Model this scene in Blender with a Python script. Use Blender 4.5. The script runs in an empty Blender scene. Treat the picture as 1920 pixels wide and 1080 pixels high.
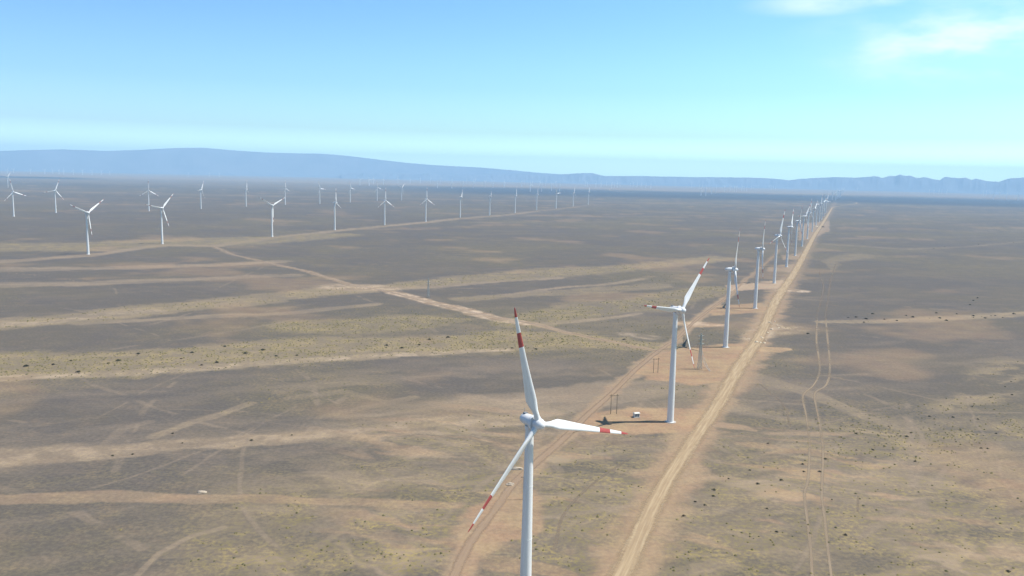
import bpy, bmesh, math, random
import numpy as np
from mathutils import Vector, Matrix

# ------------------------------------------------------------------ numbers measured on site (metres, +Y away from the camera)
CAM_PITCH=0.13428675553908923; CAM_ROLL=0.022863813201125717; CAM_H=148.3; CAM_F=1554.0
BANDS=[([(-393.6,587.4,50.4),(-377.7,599.2,48.9),(-338.8,600.2,39.3),(-306.0,614.2,41.7),(-272.2,629.8,43.7),(-237.8,649.5,42.0),(-200.6,668.1,45.2),(-161.7,689.6,47.9),(-117.9,698.4,44.4),(-72.5,702.5,35.3),(-27.2,722.0,37.7),(1.1,743.1,48.2),(45.3,751.0,44.2),(93.2,740.2,28.3),(130.4,730.9,21.8)],
(0.5,0.95,0,0),0.5,1.0),([(-372.4,555.0,11.7),(-355.6,563.3,9.2),(-291.1,583.7,7.7),(-225.0,613.9,8.2),(-152.3,649.3,8.7),(-69.7,675.2,8.1),(-3.4,700.6,7.3)],
(0.6,0,0,0.25),0.6,1.0),([(-499.2,748.8,37.4),(-479.5,764.6,29.1),(-444.1,791.3,31.1),(-410.2,827.8,38.7),(-371.3,863.6,36.4),(-331.6,909.9,34.0),(-287.6,961.4,32.3),(-238.4,1018.8,32.9),(-179.1,1060.4,29.8),(-140.9,1085.1,28.4)],
(0.5,0.5,0,0),0.5,1.0),([(-499.3,749.0,17.9),(-476.7,760.2,15.2),(-447.0,778.1,11.8),(-412.5,832.5,13.1),(-367.2,854.0,12.4)],
(0.5,0,0,0.2),0.6,1.0),([(-143.7,1106.3,27.3),(-82.9,1158.8,41.8),(-8.4,1230.5,49.5),(75.3,1303.2,57.7),(166.2,1357.7,39.5),(273.6,1465.1,37.1),(401.6,1600.6,34.1)],
(0.4,0.55,0,0),0.5,1.0),([(-138.9,1069.1,13.7),(-79.2,1108.5,11.3),(-7.8,1170.2,9.7),(71.0,1222.4,10.5)],
(0.5,0,0,0),0.5,1.0),([(-409.4,774.3,9.1),(-369.2,797.2,9.4),(-303.2,831.1,9.8),(-229.8,861.2,9.7),(-157.1,930.7,9.7)],
(0.45,0.1,0,0),0.5,1.0),([(-753.4,1160.8,27.4),(-598.2,1213.2,21.6),(-467.0,1285.8,22.5),(-386.0,1352.5,22.9)],
(0.45,0,0,0),0.5,1.0),([(-657.1,1010.5,26.0),(-550.0,1044.7,21.7),(-438.3,1106.3,20.1),(-315.3,1184.7,15.2)],
(0.45,0,0,0),0.5,1.0),([(-967.1,1494.3,81.1),(-801.6,1528.8,97.2),(-708.9,1659.7,85.9),(-599.4,1714.6,106.3),(-482.0,1859.9,70.7),(-411.5,1983.1,46.2)],
(0.35,0.7,0,0),0.5,1.0),([(-807.2,1220.1,20.6),(-761.8,1305.8,18.5),(-715.2,1388.6,16.1),(-679.0,1599.1,19.4),(-584.8,1612.5,18.6),(-535.9,1839.0,15.9),(-452.8,2103.1,20.3),(-363.7,2340.8,24.1),(-272.1,2569.0,24.7),(-183.1,2853.3,22.0),(-88.3,3051.1,26.3),(3.8,3269.6,21.9),(98.8,3609.3,20.5),(193.4,3837.5,22.2),(296.1,4180.9,17.1),(403.6,4519.1,26.5),(497.2,4665.8,42.0)],
(0.5,0.1,0.1,0.0),0.9,1.0),([(-204.8,786.2,34.9),(-158.9,788.2,39.6),(-115.7,810.6,44.1),(-86.6,836.0,32.1),(-54.2,842.3,15.7)],
(0.35,0.75,0,0),0.5,1.0),([(11.6,830.6,29.4),(53.0,892.4,39.3),(100.1,956.3,42.7),(152.8,975.8,47.8),(221.2,1063.4,34.7),(280.1,1136.0,31.4)],
(0.35,0.7,0,0),0.5,1.0),([(22.4,827.2,8.2),(67.2,848.6,7.8),(109.8,880.6,7.2),(143.2,911.5,5.8)],
(0.55,0,0,0),0.5,1.0),([(-51.1,988.5,18.0),(27.4,1047.0,20.2),(98.6,1083.9,25.0),(202.3,1155.7,25.6)],
(0.35,0.3,0,0),0.5,1.0),([(-6.5,1031.5,6.3),(65.1,1114.3,7.7),(118.8,1145.9,7.9),(199.5,1233.4,7.5)],
(0.5,0,0,0),0.5,1.0),([(-271.1,400.0,13.7),(-257.5,403.9,12.2),(-238.9,409.3,13.0),(-218.9,413.0,10.5),(-194.3,419.6,9.0),(-170.8,431.8,9.3),(-140.1,444.2,12.4),(-118.8,453.3,10.7),(-79.2,469.1,8.1),(-30.5,486.9,11.5),(8.5,501.1,9.8)],
(0.5,0.2,0.1,0.15),0.8,1.5),([(-196.3,444.1,3.8),(-186.2,471.4,4.6),(-174.9,493.2,4.2),(-165.4,515.1,3.8)],
(0.45,0.15,0,0),0.5,1.0),([(-218.1,428.3,2.2),(-219.9,456.5,3.6),(-211.3,471.5,3.6)],
(0.3,0,0,0),0.5,1.0),([(-237.6,356.0,5.2),(-181.2,358.4,5.6),(-133.2,359.4,5.0),(-75.0,358.4,4.3),(-21.9,358.8,4.6)],
(0.35,0,0.35,0),0.5,1.0),([(-102.7,316.1,37.2),(-77.3,327.0,46.4),(-44.0,325.5,42.6),(-19.8,326.8,43.0)],
(0.22,0.4,0,0),1.3,1.0),([(-135.4,280.4,0.9),(-134.7,305.5,1.6),(-128.1,320.8,2.2),(-118.1,329.6,2.0)],
(0.45,0,0,0),0.5,1.0),([(-89.5,280.5,2.7),(-79.8,301.9,2.8),(-68.7,327.9,1.9),(-64.0,351.1,1.3)],
(0.4,0.3,0,0),0.5,1.0),([(-139.2,532.2,7.5),(-114.5,549.3,6.9),(-90.0,533.0,3.6),(-53.0,516.3,4.2)],
(0.22,0.1,0,0),0.5,1.0),([(-115.0,488.9,2.9),(-87.3,517.2,4.1),(-62.8,541.4,4.3)],
(0.3,0.1,0,0),0.5,1.0),([(334.4,882.0,8.2),(383.1,888.5,11.1),(436.0,902.3,13.3),(508.3,927.6,13.9),(590.8,964.5,13.9),(642.8,987.1,11.5)],
(0.55,0.25,0,0),0.5,1.0),([(781.6,2029.7,23.1),(918.3,1930.9,20.0),(1100.1,2038.5,11.0),(1415.5,2297.5,11.4),(1592.3,2433.6,10.2)],
(0.3,0.1,0,0),1.0,1.0),([(175.6,630.1,14.7),(194.8,598.4,11.2),(211.5,567.5,8.1),(225.8,528.8,7.1),(238.8,495.9,5.9)],
(0.42,0.1,0,0),0.5,1.0),([(48.0,356.9,72.4),(86.5,368.4,82.4),(138.8,376.6,97.1),(181.9,360.6,83.9),(241.6,347.7,68.6)],
(0.33,0.3,0,0),1.4,1.6),([(100.2,395.1,15.4),(136.4,409.9,16.1),(188.6,437.0,18.5),(248.4,468.9,22.3),(330.8,495.6,25.6)],
(0.3,0.45,0,0),1.2,1.4),([(155.3,475.8,3.8),(166.2,475.1,4.3),(178.3,474.0,4.9),(206.5,481.1,2.8)],
(0.45,0,0.2,0.0),1.3,2.0),([(164.3,353.5,2.4),(176.2,353.6,4.1),(188.5,354.2,2.9)],
(0.45,0,0.2,0.05),1.3,2.0),([(151.5,439.4,2.3),(171.6,430.5,2.3)],
(0.5,0,0,0.1),0.5,1.0),([(182.3,328.3,4.1),(190.5,318.9,3.9)],
(0.5,0,0.2,0.1),0.5,1.0),([(204.6,324.5,7.2),(215.8,314.5,8.4)],
(0.5,0,0.2,0.1),0.5,1.0),([(294.6,540.0,11.5),(360.3,612.0,16.3),(435.9,689.9,27.3)],
(0.35,0.3,0,0),1.2,1.0),([(246.7,442.1,8.0),(257.6,425.1,8.3),(269.9,399.6,9.4)],
(0.38,0.1,0,0),0.5,1.0),([(200.6,437.6,3.2),(222.5,434.8,3.4),(237.2,418.9,3.5)],
(0.25,0.2,0,0),0.5,1.0),([(132.4,491.6,9.2),(144.2,487.1,5.4),(148.9,481.0,2.7)],
(0.5,0,0.3,0),0.5,1.0),([(16.1,421.6,16.4),(33.8,394.0,31.1),(51.7,388.4,55.3),(64.2,384.7,51.6)],
(0.25,0.35,0,0),1.2,1.4),([(104.3,576.4,14.2),(128.2,581.6,43.8),(143.9,583.0,45.1)],
(0.2,0.3,0,0),1.2,1.0),([(273.8,835.9,32.3),(257.8,819.1,21.4),(229.1,771.2,8.9)],
(0.25,0.5,0,0.35),1.0,1.0),([(373.6,1128.8,9.9),(398.0,1135.5,12.4)],
(0.5,0,0,0.6),0.5,1.0),([(210.7,726.6,10.3),(230.4,728.9,12.5),(248.2,731.8,6.7)],
(0.3,0,0.9,0.1),0.5,1.0),([(181.3,850.9,12.4),(195.6,852.9,16.1),(214.9,852.0,9.8)],
(0.3,0,0.7,0.4),0.5,1.0),([(541.4,1396.7,0.0),(615.5,1592.2,19.2),(734.6,1729.5,44.0)],
(0.25,0.2,0,0),0.5,1.0),([(-145.9,1021.4,12.4),(-99.6,960.0,13.0),(-58.6,909.0,11.6),(-21.8,863.0,11.0),(17.0,828.0,8.1)],
(0.2,0,0.4,0.55),0.6,1.0),([(-222.1,1068.6,32.9),(-187.6,1069.3,31.6),(-165.2,1060.0,25.7)],
(0.5,0.1,0.2,0.3),0.5,1.0),([(116.5,784.5,12.6),(130.3,775.4,12.5)],
(0.3,0,0,0.2),0.5,1.0)]
PADS=[([[56.2,513.0],[78.4,525.9],[120.9,529.4],[133.1,521.7],[113.1,475.2],[76.7,468.5],[45.7,470.2],[41.8,480.3]],0.95,0),([[128.0,702.8],[159.3,731.2],[224.4,758.0],[213.5,703.4],[172.8,627.5],[156.4,602.4],[134.0,590.9],[103.0,604.0],[93.8,623.3]],0.9,0),([[238.9,977.0],[309.9,1012.9],[301.4,942.8],[219.1,905.8]],0.85,0),([[305.5,1178.4],[416.0,1260.3],[392.4,1159.1],[297.0,1116.0]],0.75,0.25),([[453.7,1465.4],[531.8,1527.8],[483.3,1380.4],[426.9,1376.9]],0.5,0.1),([[548.3,1687.7],[624.6,1766.0],[574.9,1617.1],[518.3,1593.7]],0.5,0.1),([[-20.9,285.7],[-21.4,334.3],[-7.8,373.9],[15.0,382.0],[14.7,331.0],[-0.9,320.0],[-13.1,286.1]],0.75,0),([[1028.7,3000.1],[1258.8,3314.4],[993.9,2606.4],[771.1,2167.4],[743.2,2159.0]],0.5,0.1)]
ROADS={'main':[(31.0,267.5,11.3),(43.6,294.9,11.1),(69.2,368.7,11.3),(100.3,447.1,11.2),(138.6,537.2,12.7),(183.0,650.1,15.2),(241.5,791.1,14.3),(291.0,922.8,14.3),(350.6,1079.0,16.7),(471.8,1378.1,15.9),(646.6,1822.7,16.3),(872.7,2399.5,16.8),(1216.3,3257.2,16.6),(1929.0,5051.9,16.0),(2810.6,7287.9,16.6),(1230,9200,20),(1560,13500,22)],'service':[(-22.9,265.1,5.4),(-19.3,289.8,5.5),(-14.9,319.2,5.4),(-6.0,352.1,5.2),(3.5,388.3,5.2),(16.7,422.2,6.1),(32.6,461.2,6.1),(48.7,505.3,6.0),(72.6,565.8,5.6),(97.2,632.5,5.4),(129.2,709.6,5.5),(156.8,767.9,4.5),(191.2,858.3,4.4),(234.9,960.3,4.3),(279.9,1063.0,4.1),(357.7,1256.1,3.6),(480.9,1555.1,4.0),(591.8,1835.2,3.5)],'cross':[(-580.6,1600.9,5.1),(-488.0,1448.0,4.6),(-400.0,1340.5,5.2),(-325.7,1254.6,4.8),(-255.0,1154.9,5.2),(-213.0,1093.1,6.3),(-162.8,1044.5,6.7),(-100.0,963.5,8.7),(-58.8,910.4,8.2),(-16.2,863.4,6.7),(22.5,830.2,4.8),(52.6,790.2,4.1),(85.0,754.4,3.4),(114.7,721.6,3.3),(130.2,707.5,3.2)]}
ROCKS=[[229.0,758.5],[231.6,756.3],[235.0,755.4],[240.9,780.4],[241.0,785.7],[254.3,809.2],[264.2,827.8],[274.7,869.2],[274.5,838.0],[277.8,853.7],[282.7,876.8],[225.7,773.4],[240.9,770.0]]
TRACKS=[[(336.6,900.7,1.7),(288.9,770.4,2.0),(250.5,656.8,1.7),(226.7,602.5,1.6),(206.2,567.5,1.9),(190.7,516.6,1.4),(173.4,461.7,1.5),(151.2,401.1,1.3),(143.1,382.9,1.3),(134.3,354.1,1.4),(124.4,321.5,1.3),(115.3,294.1,1.2)],[(349.2,909.4,1.8),(300.0,771.7,2.0),(259.0,657.6,1.7),(234.5,600.1,2.0),(216.9,574.2,1.9),(198.5,517.2,1.4),(177.7,452.6,1.5),(151.7,383.5,1.3),(144.3,360.6,1.4),(134.9,332.1,1.3),(122.8,294.5,1.2)],[(342.6,894.7,1.4),(410.3,1064.5,1.7),(479.2,1239.6,1.8),(599.0,1533.0,2.0)],[(332.7,893.4,1.3),(400.8,1063.0,1.5),(455.9,1204.8,1.7),(516.1,1387.0,1.8)],[(160.0,361.5,1.0),(168.3,381.1,1.0)],[(64.8,427.1,1.4),(44.5,394.4,1.3),(26.1,353.9,1.4),(19.5,316.2,1.3)],[(185.1,598.7,1.6),(184.2,541.1,1.4),(172.1,492.4,1.3)]]
ROW_MAIN=[('A',6.7,258.9,53,104),('B',99.6,496.7,46.3,39.8),('C',193.2,732.6,7,102),('D',287.5,967.9,15,94),('E',387.4,1216.9,42,15),('F',484,1457.8,20,33),('G',577.5,1691.2,4,100),('H',679.9,1948,50,32),('I',784.5,2212.3,34,0),('J',912.2,2533.3,30,50),('K',1076.5,2956.3,5,58),('L',1172.2,3189.5,20,20),('M',1262.4,3410.0,38,70),('N',1388.9,3727.4,55,98),('O',1558.4,4160.0,30,40)]
ROW_LEFT=[(-721.1,1401.1,25,54),(-691.5,1629.6,31,42),(-544.0,1868.6,44,60),(-460.8,2139.4,5,114),(-371.7,2393.3,36,0),(-276.4,2614.4,40,0),(-188,2924.3,2,45),(-90.7,3140.9,-2,60),(5.2,3378.2,2,5),(102.2,3738.7,8,112),(200.9,3964.2,30,84),(307.4,4320.4,24,15),(415.1,4652.8,8,20)]
ROW_BACK=[(-1440.3,2390.9,30,108),(-1452.1,2633.6,34,21),(-1261.1,2871.9,46,0),(-1171.1,3112.5,5,28),(-1096.5,3406.8,-5,2),(-1013.1,3686.9,14,112),(-901.2,3863.5,25,96),(-816.9,4153.9,20,100),(-741.2,4513.2,34,108),(-626.9,4643.2,30,45),(-3287.5,5412.5,14,36)]
FAR={'centre':[[-1780.9,9632.6],[-1622.0,9321.0],[-1836.7,10874.3],[-1653.5,10547.9],[-1777.6,12741.2],[-1637.3,13116.8],[-1515.0,13444.2],[-1362.4,13548.9],[-824.0,8938.5],[-1251.2,14150.6],[-680.6,9083.5],[-597.9,9718.1],[-485.8,9901.6],[-357.2,10112.2],[-261.1,10269.6],[-129.3,10485.5],[-839.9,14702.1],[-705.9,15047.9],[-436.9,15742.0],[104.3,11962.9],[179.5,15149.0],[155.6,8152.2],[277.6,12926.1],[400.2,13158.8],[269.6,8291.1],[546.0,14596.1],[404.9,9075.1],[607.8,12253.3],[471.0,8684.9]],'mid':[[1143.1,13495.5],[1145.7,13176.4],[1275.8,13086.0],[1416.9,13641.8],[1810.6,16400.4],[1495.3,12852.1],[1595.1,13309.6],[1648.3,13396.7],[1929.4,15252.4],[2250.0,15830.2],[2134.6,14525.3],[2299.7,15156.9],[2270.5,14415.6],[2243.9,13743.3],[2267.7,16343.4],[3424.1,16140.8],[3568.4,16109.5],[1812.3,8100.6],[1840.2,8018.8],[2175.7,9203.9],[2379.9,9857.1],[2820.5,11211.6],[3078.1,11920.1],[3174.2,12039.4],[3220.1,12096.3],[3520.5,12916.8],[3571.5,12982.4],[3635.9,13065.2],[4501.2,15874.2],[4543.4,15862.2],[4580.7,15851.4],[4618.0,15840.6],[4811.3,15783.0],[4848.1,15771.7],[4884.8,15760.4],[4921.4,15749.0]],'road':[[2898.8,7606.1],[2853.0,7401.9],[3233.8,8347.9],[3499.4,9006.2],[3391.0,8690.4],[3676.6,9401.6],[4213.2,10725.1],[4925.1,12481.2]],'right':[[6232.1,15277.8],[6265.4,15264.2],[7340.5,14777.3],[7408.2,14743.4],[7475.4,14709.5],[7513.9,14689.8],[7587.8,14651.8],[8081.7,14385.3],[7486.3,13254.8],[6842.6,12010.7],[5636.2,9816.8],[8238.4,14296.1],[6448.4,11099.0],[6059.0,10274.3],[5816.9,9636.4]],'left':[[-8561.6,14104.9],[-8486.1,14150.5],[-8271.2,14277.2],[-8086.8,14382.4],[-7983.0,14440.3],[-7899.2,14486.3],[-7834.1,14521.6],[-7705.4,14590.3],[-7579.3,14656.2],[-7446.8,14724.0],[-7314.9,14789.9],[-7192.8,14849.7],[-6001.6,15369.8],[-5660.8,15498.6],[-5498.5,15556.9]]}
SHRUBS={'band':[[-359.5,601.2],[-343.1,608.1],[-337.2,622.0],[-313.4,587.1],[-305.7,616.1],[-302.6,625.6],[-298.5,650.6],[-258.5,637.1],[-258.7,659.5],[-235.1,617.3],[-227.0,627.2],[-241.3,686.3],[-216.0,661.4],[-206.0,675.7],[-188.8,654.3],[-173.2,658.5],[-107.6,705.8],[-93.3,696.2],[-80.0,711.2],[-73.6,735.8],[-57.7,747.7],[1.2,706.7],[22.0,704.5],[105.1,756.7]],'streak':[[-204.8,413.1],[-195.7,416.0],[-189.5,451.7],[-177.6,435.6],[-142.2,442.8],[-122.8,453.7]],'strip':[[294.1,808.5],[376.0,913.7],[386.2,917.9],[381.4,884.5],[393.4,907.3],[416.2,944.2],[413.6,907.6],[424.5,900.8],[451.9,937.6],[454.6,927.2],[498.7,961.7],[484.0,925.1],[483.1,908.6],[520.8,958.6],[579.6,1037.9],[605.5,1077.2],[533.8,946.6],[625.1,1102.8],[539.5,932.5],[562.5,952.8],[563.3,939.0],[593.6,968.7]],'farstreak':[[947.3,1888.9],[1001.7,1970.7],[1058.7,2031.0],[1206.7,2149.2],[1357.1,2248.0]],'slope':[[196.0,473.2],[208.2,480.9],[195.5,449.8],[205.3,450.8],[214.8,458.0],[235.0,497.6],[236.8,477.3],[242.7,485.0],[220.4,433.0],[272.3,521.9],[287.1,521.1],[277.7,494.3],[314.5,548.5],[301.6,518.0],[270.3,458.3],[273.8,457.9],[341.5,573.9],[295.7,487.4],[371.5,607.3],[386.0,624.1],[362.4,583.3]],'near':[[78.8,352.5],[87.5,369.1],[91.1,365.3],[97.7,376.5],[100.0,384.5],[111.0,400.3],[125.3,413.2],[123.8,393.9],[119.0,362.8],[148.3,458.0],[115.5,337.6],[137.3,399.8],[156.5,424.3],[153.2,412.9],[161.6,413.4],[172.0,433.5],[144.3,336.1],[195.7,305.6]]}
SPOT={'hpoleB1':[64.4,510.7],'hpoleB2':[68.3,511.6],'kiosk':[79.9,505.5],'pylon':[150.1,643.1],'pylonfar':[-101.2,993.5],'hpoleC1':[110.6,625.8],'hpoleC2':[114.3,627.0],'poleC':[156.1,735.6],'slab':[-141.2,367.1],'moundA':[4.6,406.9],'moundB':[1.4,385.3],'shadowpole':[7.4,367.0],'shed':[1035.9,2843.7],'dark':[1050.6,2819.3],'hidden':[5.9,366.2],'pole990':[272.6,982.0]}
RIDGE={'left':[(-41.458,130.6),(-37.749,296.0),(-34.649,388.7),(-31.57,471.2),(-29.949,520.8),(-28.276,558.4),(-25.968,551.1),(-24.17,603.4),(-22.007,682.1),(-20.423,711.1),(-18.154,655.9),(-16.495,633.7),(-14.465,636.6),(-13.09,645.6),(-11.7,617.5),(-9.588,537.0),(-7.447,454.9),(-5.283,401.6),(-2.376,369.6),(-0.184,314.9),(1.645,256.5),(3.47,220.7),(5.651,180.9),(10.311,142.8)],'right':[(-11.705,146.7),(-7.443,155.6),(-3.097,157.6),(-0.179,203.9),(1.647,205.8),(3.469,228.5),(4.374,264.1),(5.28,271.8),(6.082,202.6),(8.524,223.7),(12.059,226.8),(15.5,242.8),(17.184,230.7),(18.184,199.7),(19.159,247.7),(20.125,282.1),(21.082,296.6),(22.031,285.2),(23.265,333.9),(23.732,299.5),(24.118,353.4),(24.422,349.5),(24.714,396.0),(25.022,360.6),(25.258,375.0),(25.687,315.7),(26.035,343.5),(26.514,297.6),(26.927,276.3),(27.198,359.0),(27.721,332.4),(28.007,328.6),(28.286,349.2),(28.635,303.2),(28.852,335.5),(29.42,285.6),(30.03,266.8),(30.503,342.8),(31.301,373.0),(32.86,420.1),(35.37,370.2),(38.161,424.8),(42.401,403.6)]}
CLOUDS=[(0.4668,0.8719,0.148,0.1223,0.0322,0.85),(0.4197,0.8968,0.14,0.0644,0.0296,0.8),(0.3359,0.9222,0.1918,0.0644,0.0103,0.6),(0.4936,0.8551,0.1588,0.103,0.0386,0.45)]

scene = bpy.context.scene
col = scene.collection
R = math.radians

# ------------------------------------------------------------------ camera
cd = bpy.data.cameras.new("camera")
cam = bpy.data.objects.new("camera", cd)
col.objects.link(cam)
cd.sensor_width = 36.0
cd.lens = CAM_F / 1920.0 * 36.0
cd.clip_start = 1.0
cd.clip_end = 150000.0
cam.matrix_world = Matrix.Translation((0, 0, CAM_H)) @ Matrix.Rotation(R(90) - CAM_PITCH, 4, 'X') @ Matrix.Rotation(CAM_ROLL, 4, 'Z')
scene.camera = cam

# ------------------------------------------------------------------ light, sky, exposure
SUN_EL, SUN_AZ = R(58.6), R(85.0)          # azimuth clockwise from +Y
SUN_STRENGTH, SKY_STRENGTH, EXPOSURE = 4.9, 0.125, 0.42
HAZE_DENSITY, HAZE_COLOR = 6.9e-5, (0.44, 0.71, 1.0, 1)
ld = bpy.data.lights.new("sun", 'SUN')
ld.energy = SUN_STRENGTH
ld.angle = R(0.53)
ld.color = (1.0, 0.965, 0.91)
sun = bpy.data.objects.new("sun", ld)
sd = Vector((math.sin(SUN_AZ) * math.cos(SUN_EL), math.cos(SUN_AZ) * math.cos(SUN_EL), math.sin(SUN_EL)))
sun.rotation_euler = sd.to_track_quat('Z', 'Y').to_euler()
sun.location = (600, 400, 900)
col.objects.link(sun)

scene.view_settings.view_transform = 'Standard'
scene.view_settings.look = 'None'
scene.view_settings.exposure = EXPOSURE
scene.view_settings.gamma = 1.0
scene.render.engine = 'CYCLES'
scene.cycles.max_bounces = 8
scene.cycles.diffuse_bounces = 2
scene.cycles.volume_bounces = 6
scene.cycles.transparent_max_bounces = 12


class NT:
    """small helper to write node trees"""
    def __init__(s, tree):
        s.t = tree
        s.t.nodes.clear()
    def n(s, typ, **kw):
        nd = s.t.nodes.new(typ)
        for k, v in kw.items():
            setattr(nd, k, v)
        return nd
    def put(s, sock, v):
        if isinstance(v, bpy.types.NodeSocket):
            s.t.links.new(v, sock)
        elif v is not None:
            sock.default_value = v
    def math(s, op, a, b=None, c=None, clamp=False):
        nd = s.n('ShaderNodeMath', operation=op, use_clamp=clamp)
        s.put(nd.inputs[0], a); s.put(nd.inputs[1], b)
        if c is not None: s.put(nd.inputs[2], c)
        return nd.outputs[0]
    def vmath(s, op, a, b=None, out=0):
        nd = s.n('ShaderNodeVectorMath', operation=op)
        s.put(nd.inputs[0], a)
        if b is not None: s.put(nd.inputs[1], b)
        return nd.outputs[out]
    def mix(s, f, a, b, blend='MIX'):
        nd = s.n('ShaderNodeMix', data_type='RGBA', blend_type=blend)
        s.put(nd.inputs[0], f); s.put(nd.inputs[6], a); s.put(nd.inputs[7], b)
        return nd.outputs[2]
    def ramp(s, f, lo, hi, a=0.0, b=1.0, smooth=True):
        nd = s.n('ShaderNodeMapRange')
        nd.interpolation_type = 'SMOOTHSTEP' if smooth else 'LINEAR'
        s.put(nd.inputs[0], f); s.put(nd.inputs[1], lo); s.put(nd.inputs[2], hi); s.put(nd.inputs[3], a); s.put(nd.inputs[4], b)
        return nd.outputs[0]
    def noise(s, vec, scale, detail=4, rough=0.55):
        nd = s.n('ShaderNodeTexNoise')
        s.put(nd.inputs['Vector'], vec); nd.inputs['Scale'].default_value = scale
        nd.inputs['Detail'].default_value = detail; nd.inputs['Roughness'].default_value = rough
        return nd.outputs[0]


world = bpy.data.worlds.new("World")
scene.world = world
world.use_nodes = True
w = NT(world.node_tree)
sky = w.n('ShaderNodeTexSky')
sky.sky_type = 'NISHITA'
sky.sun_disc = False
sky.sun_elevation = SUN_EL
sky.sun_rotation = SUN_AZ
sky.altitude = 900
sky.air_density = 1.0
sky.dust_density = 1.8
sky.ozone_density = 1.0
gen = w.n('ShaderNodeTexCoord').outputs['Generated']
zz = w.n('ShaderNodeSeparateXYZ'); w.put(zz.inputs[0], gen)
tint = w.mix(w.ramp(zz.outputs[2], 0.0, 0.050, smooth=False), (2.7, 4.2, 3.4, 1), (1.12, 1.62, 1.3, 1))
tint = w.mix(w.ramp(zz.outputs[2], 0.035, 0.10, smooth=False), tint, (0.81, 1.30, 1.16, 1))
tint = w.mix(w.ramp(zz.outputs[2], 0.08, 0.21), tint, (0.66, 1.14, 1.22, 1))
side = w.mix(w.ramp(zz.outputs[0], -0.60, 0.60, smooth=False), (0.90, 0.78, 1.05, 1), (1.22, 1.12, 1.0, 1))
tint = w.mix(1.0, tint, side, 'MULTIPLY')
tint = w.mix(w.ramp(zz.outputs[2], 0.22, 0.5), tint, (0.30, 0.42, 0.52, 1))
skyc = w.mix(1.0, sky.outputs[0], tint, 'MULTIPLY')
# thin cloud veils: soft patches around given directions, broken up by noise
cl = None
strv = w.n('ShaderNodeMapping'); w.put(strv.inputs[0], gen); strv.inputs['Scale'].default_value = (1, 1, 3.2)
nz = w.noise(strv.outputs[0], 9.0, 6, 0.55)
nz = w.ramp(nz, 0.36, 0.66)
for cx, cy, cz, sx, sy, amp in CLOUDS:
    d = w.vmath('SUBTRACT', gen, (cx, cy, cz))
    d = w.vmath('MULTIPLY', d, (1 / sx, 1 / sx, 1 / sy))
    ln = w.vmath('LENGTH', d, out=1)
    m = w.math('MULTIPLY', w.ramp(ln, 0.25, 1.7, 1.0, 0.0), amp)
    cl = m if cl is None else w.math('MAXIMUM', cl, m)
clm = w.math('MULTIPLY', cl, w.math('MULTIPLY_ADD', nz, 0.85, 0.15))
CLOUD_COL = (7.0, 7.9, 7.9, 1)
skyc = w.mix(clm, skyc, CLOUD_COL)
bg = w.n('ShaderNodeBackground')
w.put(bg.inputs[0], skyc)
bg.inputs[1].default_value = SKY_STRENGTH
wo = w.n('ShaderNodeOutputWorld')
w.t.links.new(bg.outputs[0], wo.inputs[0])


# ------------------------------------------------------------------ materials
def material(name, color=(0.5, 0.5, 0.5), rough=0.7, spec=0.3, metallic=0.0):
    m = bpy.data.materials.new(name)
    m.use_nodes = True
    k = NT(m.node_tree)
    b = k.n('ShaderNodeBsdfPrincipled')
    b.inputs['Base Color'].default_value = (*color, 1)
    b.inputs['Roughness'].default_value = rough
    b.inputs['Specular IOR Level'].default_value = spec
    b.inputs['Metallic'].default_value = metallic
    o = k.n('ShaderNodeOutputMaterial')
    k.t.links.new(b.outputs[0], o.inputs[0])
    return m, k, b, o


def noisy(name, c1, c2, scale=3.0, rough=0.7, spec=0.3, lo=0.35, hi=0.65, stretch=(1, 1, 1), bump=0.0):
    m, k, b, o = material(name, c1, rough, spec)
    tc = k.n('ShaderNodeTexCoord').outputs['Object']
    mp = k.n('ShaderNodeMapping'); k.put(mp.inputs[0], tc); mp.inputs['Scale'].default_value = stretch
    n = k.noise(mp.outputs[0], scale, 5, 0.6)
    k.put(b.inputs['Base Color'], k.mix(k.ramp(n, lo, hi), (*c1, 1), (*c2, 1)))
    if bump:
        bp = k.n('ShaderNodeBump'); bp.inputs['Distance'].default_value = bump
        k.put(bp.inputs['Height'], n); k.t.links.new(bp.outputs[0], b.inputs['Normal'])
    return m


M_TOWER = noisy('white_tower_paint', (0.80, 0.80, 0.79), (0.66, 0.66, 0.65), 0.35, 0.24, 0.6, 0.4, 0.8, (3, 3, 0.25))
M_BLADE = noisy('white_blade_paint', (0.80, 0.80, 0.79), (0.71, 0.71, 0.70), 0.5, 0.4, 0.4, 0.4, 0.75, (2, 2, 0.3))
M_RED = noisy('red_band_paint', (0.46, 0.085, 0.075), (0.40, 0.08, 0.072), 1.2, 0.6)
M_REDF = noisy('dull_red_band_paint', (0.36, 0.17, 0.16), (0.30, 0.15, 0.14), 1.2, 0.6)  # less saturated red for the bands on far blades
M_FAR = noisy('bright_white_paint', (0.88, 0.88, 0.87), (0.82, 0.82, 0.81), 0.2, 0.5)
M_NAC = noisy('white_nacelle_paint', (0.80, 0.80, 0.80), (0.70, 0.70, 0.70), 0.8, 0.3, 0.5)
M_GREY = noisy('grey_metal', (0.23, 0.24, 0.25), (0.16, 0.17, 0.18), 1.5, 0.5, 0.4)
M_CONC = noisy('concrete', (0.46, 0.43, 0.39), (0.34, 0.31, 0.28), 0.9, 0.9, 0.1)
M_WOOD = noisy('weathered_pole_wood', (0.10, 0.085, 0.05), (0.16, 0.13, 0.08), 2.0, 0.85, 0.1)
M_STEEL = noisy('galvanised_lattice_steel', (0.40, 0.44, 0.40), (0.32, 0.36, 0.33), 1.0, 0.6, 0.3)
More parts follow.
